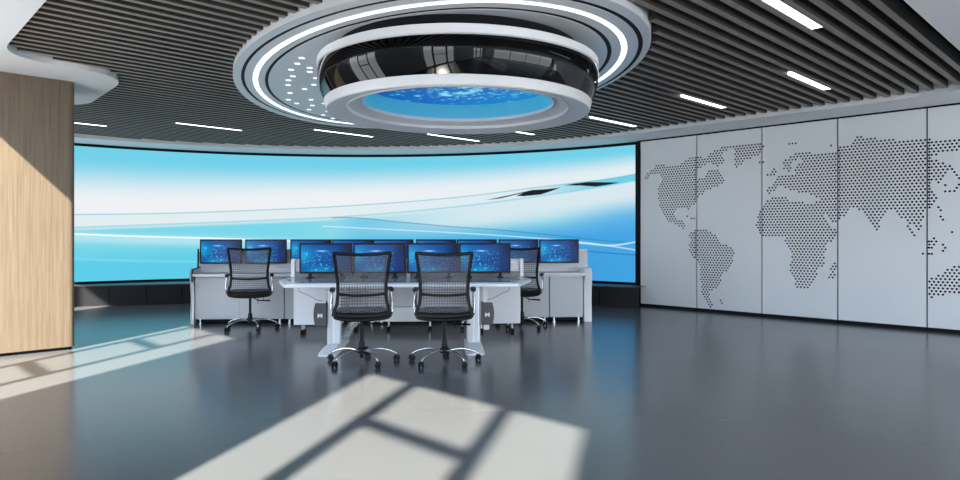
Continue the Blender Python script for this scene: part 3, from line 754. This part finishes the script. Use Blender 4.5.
for s in (-1, 1):
    m = MB(); prof = roundpoly([(s*.77-.078, .30), (s*.77+.078, .30), (s*.77+.078, .42), (s*.77-.078, .42)], [.03]*4, 4)
    m.prism([tuple(p) for p in prof], .06, TT-.04); leg = m.build('pillar_leg', M['alu'], fd, smooth=40)
    m = MB(); m.box(s*.77-.012, s*.77+.012, .292, .30, .07, TT-.05, .002); m.box(s*.77-.06, s*.77+.06, .20, .62, TT-.065, TT-.04, .004); m.build('cover_strip', M['desk'], leg)
    m = MB(); vs = []
    for y, w, z in ((-.14, .085, .022), (-.08, .10, .038), (.20, .10, .065), (.50, .095, .065), (.86, .09, .035), (.90, .08, .02)):
        vs += [(s*.77-w, y, 0), (s*.77-w, y, z*.5), (s*.77-w*.6, y, z), (s*.77+w*.6, y, z), (s*.77+w, y, z*.5), (s*.77+w, y, 0)]
    m.add(vs, [(i*6+j, i*6+(j+1) % 6, (i+1)*6+(j+1) % 6, (i+1)*6+j) for i in range(5) for j in range(6)]+[(0, 1, 2, 3, 4, 5), (30, 35, 34, 33, 32, 31)])
    m.build('foot', M['desk'], fd, smooth=30)
    # hanging computer holder with its mark
    x = s*.92+.005
    m = MB(); hw = .066; arcx = [(s*(-hw)+x, .262), (s*(hw-.01)+x, .262), (s*(hw+.004)+x, .33), (s*(hw+.008)+x, .39), (s*(hw+.002)+x, .45), (s*(hw-.012)+x, .512), (s*(-hw)+x, .512)]
    m.prism(arcx, .28, .40, 'y'); hb = m.build('holder_box', M['mbox'], fd)
    m = MB(); lx, lz = x-.002, .375; pts = [(-.026, -.022), (-.026, .022), (-.012, .022), (0, .008), (.012, .022), (.026, .022), (.026, -.022), (.010, -.022), (.010, -.004), (0, -.012), (-.010, -.004), (-.010, -.022)]
    m.prism([(lx+a, lz+b_) for a, b_ in pts], .2765, .2805, 'y'); m.build('emblem', M['logo'], hb)
    m = MB(); m.box(x-.05, x+.06, .29, .39, .512, .53, .004)
    if s > 0:
        q = MB(); q.box(x-.055, x+.0, .29, .36, .53, .70, .004); q.build('socket_box', M['desk'], hb)
        q = MB(); q.box(x-.04, x+.02, .30, .36, .205, .262, .004); q.build('plug_box', M['desk'], hb)
    m.build('bracket', M['desk'], hb)
    m = MB(); m.tube(spline([(x-s*.02, .33, .53), (x+s*.05, .34, .545), (x+s*.16, .36, .60), (x+s*.245, .36, .64), (x+s*.25, .36, .70)], 5), .004, 6); m.build('cord', M['cord'], hb)
# corrugated cable hose beside the left pillar
m = MB(); path = spline([(-.66, .45, .10), (-.63, .45, .19), (-.58, .45, .26), (-.50, .45, .33), (-.45, .45, .42), (-.46, .45, .55), (-.48, .45, .70)], 14)
m.tube(path, [.036+(.007 if i % 4 < 2 else -.004) for i in range(len(path))], 12); m.build('cable_hose', M['hose'], fd, smooth=25)
# louvred back
lb = thing('louvred_riser', 'white louvred riser with three posts standing behind the front row of monitors', 'desk riser', FO, FR)
m = MB()
m.box(-1.40, 1.40, 1.185, 1.20, TT+.003, .965, .002)
for q in range(5): m.box(-1.38, 1.38, 1.172, 1.188, TT+.020+q*.043, TT+.048+q*.043, .004)
m.build('louvre_panel', M['desk'], lb)
for x in (-1.405, 0, 1.405):
    m = MB(); m.box(x-.022, x+.022, 1.13, 1.215, TT+.003, .968, .006); m.build('louvre_post', M['desk'], lb)
m = MB(); m.box(-1.40, 1.40, 1.135, 1.172, TT+.003, TT+.07, .004); m.build('cable_tray', mat('tray', (.22, .21, .205), .5), lb)
m = MB(); m.box(-1.45, 1.42, 1.12, 1.61, TT-.03, TT, .004); m.build('rear_shelf', M['desk'], fd)
# cabinets on casters under the rear shelf
def casters(m, w, pts):
    for x, y in pts:
        m.tube([(x, y, .13), (x, y, .06)], .012, 8)
        w.tube([(x-.022, y+.0, .028), (x-.008, y, .028)], [.028, .028], 14); w.tube([(x+.008, y, .028), (x+.022, y, .028)], [.028, .028], 14); w.tube([(x-.01, y, .028), (x+.01, y, .028)], .012, 8)
def cabinet(x0, x1, y0, y1, z1, lab, seam):
    c = thing('pedestal_cabinet', lab, 'cabinet', FP((x0+x1)/2, y0), FR, 'cabinets under the front desk'); w = x1-x0; d = y1-y0
    m = MB(); m.box(-w/2, w/2, .012, d, .125, z1, .004); m.build('body', M['desk'], c)
    k = 2 if seam else 1
    for q in range(k):
        m = MB(); m.box(-w/2+w/k*q+.001, -w/2+w/k*(q+1)-.001, 0, .012, .13, z1-.002, .002); m.build('door', M['desk'], c)
    xs = [-w/2+.10, w/2-.10] if w < .9 else [-w/2+.12, -w/6, w/6, w/2-.12]
    for x in xs:
        for y in (.05, d-.05):
            m = MB(); ww = MB(); casters(m, ww, [(x, y)]); k_ = m.build('caster', M['alu'], c); ww.build('wheel', M['plastic'], k_, smooth=50)
    return c
cabinet(-1.455, -.86, 1.40, 1.60, TT-.032, 'white cabinet on casters under the left end of the front desk', False)
cabinet(.82, 1.42, 1.40, 1.60, TT-.032, 'white cabinet on casters under the right end of the front desk', False)
cabinet(-.84, .80, 1.66, 1.88, .315, 'low white cabinet on casters seen between the two front chairs', True)
m = MB(); m.box(-.84, .80, 1.78, 1.80, .317, TT-.032, .002); m.box(-.84, -.82, 1.60, 1.79, .317, TT-.032); m.box(.78, .80, 1.60, 1.79, .317, TT-.032); m.build('modesty_panel', M['deskgrey'], fd)
# front monitors
fm = make_monitor(.627, .365, .056, (-1, 1))
FL = ['leftmost monitor on the front desk', 'second monitor from the left on the front desk', 'third monitor from the left on the front desk', 'rightmost monitor on the front desk']
for i, x in enumerate((-.98, -.338, .308, .936)):
    o = fm if i == 0 else copy_tree(fm); o.location = FP(x, .99, TT+.002); o.rotation_euler = (0, 0, FR)
    tag(o, 'black framed '+FL[i]+', with blue specks', 'monitor', 'monitors on the front desk')

# ================================================================ REAR DESK
RRt = math.radians(3); RO = Vector((-4.10, 9.40, 0)); RL = 5.74
def RP(x, y, z=0): return RO+Vector((x*math.cos(RRt)-y*math.sin(RRt), x*math.sin(RRt)+y*math.cos(RRt), z))
rd = thing('long_desk', 'long white rear control desk with a slatted riser in front of the video wall', 'desk', RO, RRt)
m = MB(); m.box(.05, RL-.11, -.10, .78, .675, .712, .006); m.build('worktop', M['desk'], rd)
m = MB(); m.box(.06, RL-.12, -.09, .33, .712, .714); m.build('inlay', M['deskgrey'], rd)
# slanted riser with grooves
m = MB(); prof = [(.33, .712), (.335, .78), (.36, .78), (.36, .797), (.336, .797), (.342, .865), (.366, .865), (.366, .882), (.343, .882), (.349, .95), (.373, .95), (.373, .967), (.35, .967), (.355, 1.035), (.46, 1.035), (.60, .95), (.60, .712)]
rs = thing('desk_riser', 'long slatted grey riser behind the rear row of monitors, in front of the video wall', 'desk riser', RO, RRt)
m.prism(prof, -.02, RL+.02, 'x'); m.build('slatted_face', M['deskgrey'], rs)
m = MB(); m.box(-.025, RL+.025, .345, .47, 1.035, 1.05, .003); m.build('riser_cap', M['desk'], rs)
# shaped end panels
side = [(-.0, 0), (.62, 0), (.62, .705), (.32, .71), (.26, .78), (.0, .79), (-.05, .76), (-.08, .72), (-.07, .64), (-.04, .52), (-.02, .35), (-.04, .12), (-.04, 0)]
m = MB(); m.prism(side, .0, .05, 'x', .006); sp0 = m.build('side_panel', M['alu'], rd, smooth=30)
m = MB(); m.tube([(.045, y, z) for y, z in [(-.09, .60), (-.095, .70), (-.06, .775), (.22, .80)]], .011, 6); m.build('black_edging', M['plastic'], sp0)
m = MB(); m.tube([(-.03, y, z) for y, z in [(.335, .72), (.34, .80), (.345, .95), (.352, 1.062)]], .012, 6); m.build('black_edging', M['plastic'], rs)
m = MB(); m.prism(side, RL-.115, RL, 'x', .012); m.build('side_panel', M['desk'], rd, smooth=30)
m = MB(); m.box(RL-.72, RL-.16, -.117, -.102, .655, .695, .004); m.build('keyboard_tray', M['deskgrey'], rd)
UN = [(.055, 1.31), (1.31, 2.62), (2.62, 3.93), (3.93, 5.12), (5.12, RL-.12)]
UL = ['white double cabinet at the left end of the rear desk', 'white double cabinet of the rear desk, second from the left, behind the desk gap',
      'white double cabinet in the middle of the rear desk', 'white double cabinet of the rear desk behind the rear right chair', 'white single cabinet at the right end of the rear desk']
for (x0, x1), lab in zip(UN, UL):
    c = thing('desk_cabinet', lab, 'cabinet', RP((x0+x1)/2, -.02), RRt, 'cabinets under the rear desk'); w = x1-x0
    m = MB(); m.box(-w/2+.004, w/2-.004, .016, .62, .065, .672, .004); m.build('body', M['deskface'], c)
    k = 1 if w < .8 else 2
    for q in range(k):
        m = MB(); m.box(-w/2+.006+(w-.012)/k*q+.001, -w/2+.006+(w-.012)/k*(q+1)-.001, 0, .016, .07, .655, .002); m.build('door', M['deskface'], c)
    m = MB(); m.box(-w/2+.01, w/2-.01, .06, .58, .02, .065); m.build('plinth', M['black'], c)
    for x in (-w/2+.07, w/2-.07):
        m = MB(); m.lathe([(0, .066), (.018, .066), (.018, .02), (.026, .016), (.026, 0), (0, 0)], (x, .03, 0), 14); m.build('foot', M['chrome'], c, smooth=40)
bmn = make_monitor(.597, .355, .132, ())
pxs = [221, 266, 311, 352.5, 393.2, 436.2, 476.8, 518.5, 559]
xr = [.345, .985, 1.64, 2.26, 2.875, 3.53, 4.16, 4.815, 5.46]
BL = ['leftmost monitor on the rear desk', 'monitor on the rear desk, second from the left behind the rear left chair', 'monitor on the rear desk peeking out left of the front desk monitors',
      'rear desk monitor, fourth from the left, mostly hidden by the front monitors', 'rear desk monitor, fifth from the left, mostly hidden by the front monitors',
      'rear desk monitor, fourth from the right, mostly hidden by the front monitors', 'rear desk monitor, third from the right, mostly hidden by the front monitors',
      'rear desk monitor partly behind the rear right chair', 'rightmost monitor on the rear desk']
for i, px in enumerate(pxs):
    o = bmn if i == 0 else copy_tree(bmn)
    # local x on the desk so the row keeps the spacing surveyed in the photograph
    t = (px-480)/f_; y = .25
    # solve RP(x, y): X = t*Y
    cx, sx = math.cos(RRt), math.sin(RRt)
    x = (t*(RO.y+y*cx)-RO.x+y*sx)/(cx-t*sx)
    o.location = RP(x, y, .714); o.rotation_euler = (0, 0, RRt); tag(o, 'black framed '+BL[i], 'monitor', 'monitors along the rear desk')

# ================================================================ LIGHT
sun = bpy.data.lights.new('sun', 'SUN'); sun.energy = 29; sun.angle = math.radians(1.3); sun.color = (1, .945, .82)
so = bpy.data.objects.new('sun', sun); COL.objects.link(so)
d = Vector((.215, .977, -.838)).normalized(); so.rotation_euler = d.to_track_quat('-Z', 'Y').to_euler(); so.location = (-3, -6, 8)
w = bpy.data.worlds.new('sky'); SC.world = w; w.use_nodes = True; nt = w.node_tree; N = nt.nodes; L = nt.links
bg = N['Background']; bg.inputs['Strength'].default_value = 7.4
tc = N.new('ShaderNodeTexCoord'); sp2 = N.new('ShaderNodeSeparateXYZ'); cr = N.new('ShaderNodeValToRGB')
L.new(tc.outputs['Generated'], sp2.inputs[0]); mr = N.new('ShaderNodeMapRange'); mr.inputs['From Min'].default_value = -1; L.new(sp2.outputs['Z'], mr.inputs['Value'])
L.new(mr.outputs['Result'], cr.inputs['Fac']); L.new(cr.outputs['Color'], bg.inputs['Color'])
E_ = cr.color_ramp.elements; E_[0].position = .0; E_[0].color = (.55, .56, .57, 1); E_[1].position = 1; E_[1].color = (.42, .62, .95, 1)
e1 = E_.new(.47); e1.color = (.6, .61, .63, 1); e2 = E_.new(.5); e2.color = (.86, .93, 1, 1); e3 = E_.new(.65); e3.color = (.62, .78, 1, 1)

# ================================================================ CAMERA
cam = bpy.data.cameras.new('camera'); cam.sensor_width = 36; cam.sensor_fit = 'HORIZONTAL'; cam.lens = 36*f_/960; cam.shift_y = -4/960
cam.clip_start = .05; cam.clip_end = 200
cm = bpy.data.objects.new('camera', cam); COL.objects.link(cm); cm.location = (0, 0, H); cm.rotation_euler = (PI/2, 0, 0); SC.camera = cm

SC.view_settings.view_transform = 'Standard'; SC.view_settings.look = 'None'; SC.view_settings.exposure = 0; SC.view_settings.gamma = 1
SC.view_settings.use_curve_mapping = False
SC.cycles.use_denoising = True
SC.cycles.max_bounces = 10; SC.cycles.diffuse_bounces = 6; SC.cycles.transparent_max_bounces = 12
SC.cycles.sample_clamp_indirect = 8
SC.cycles.caustics_reflective = False
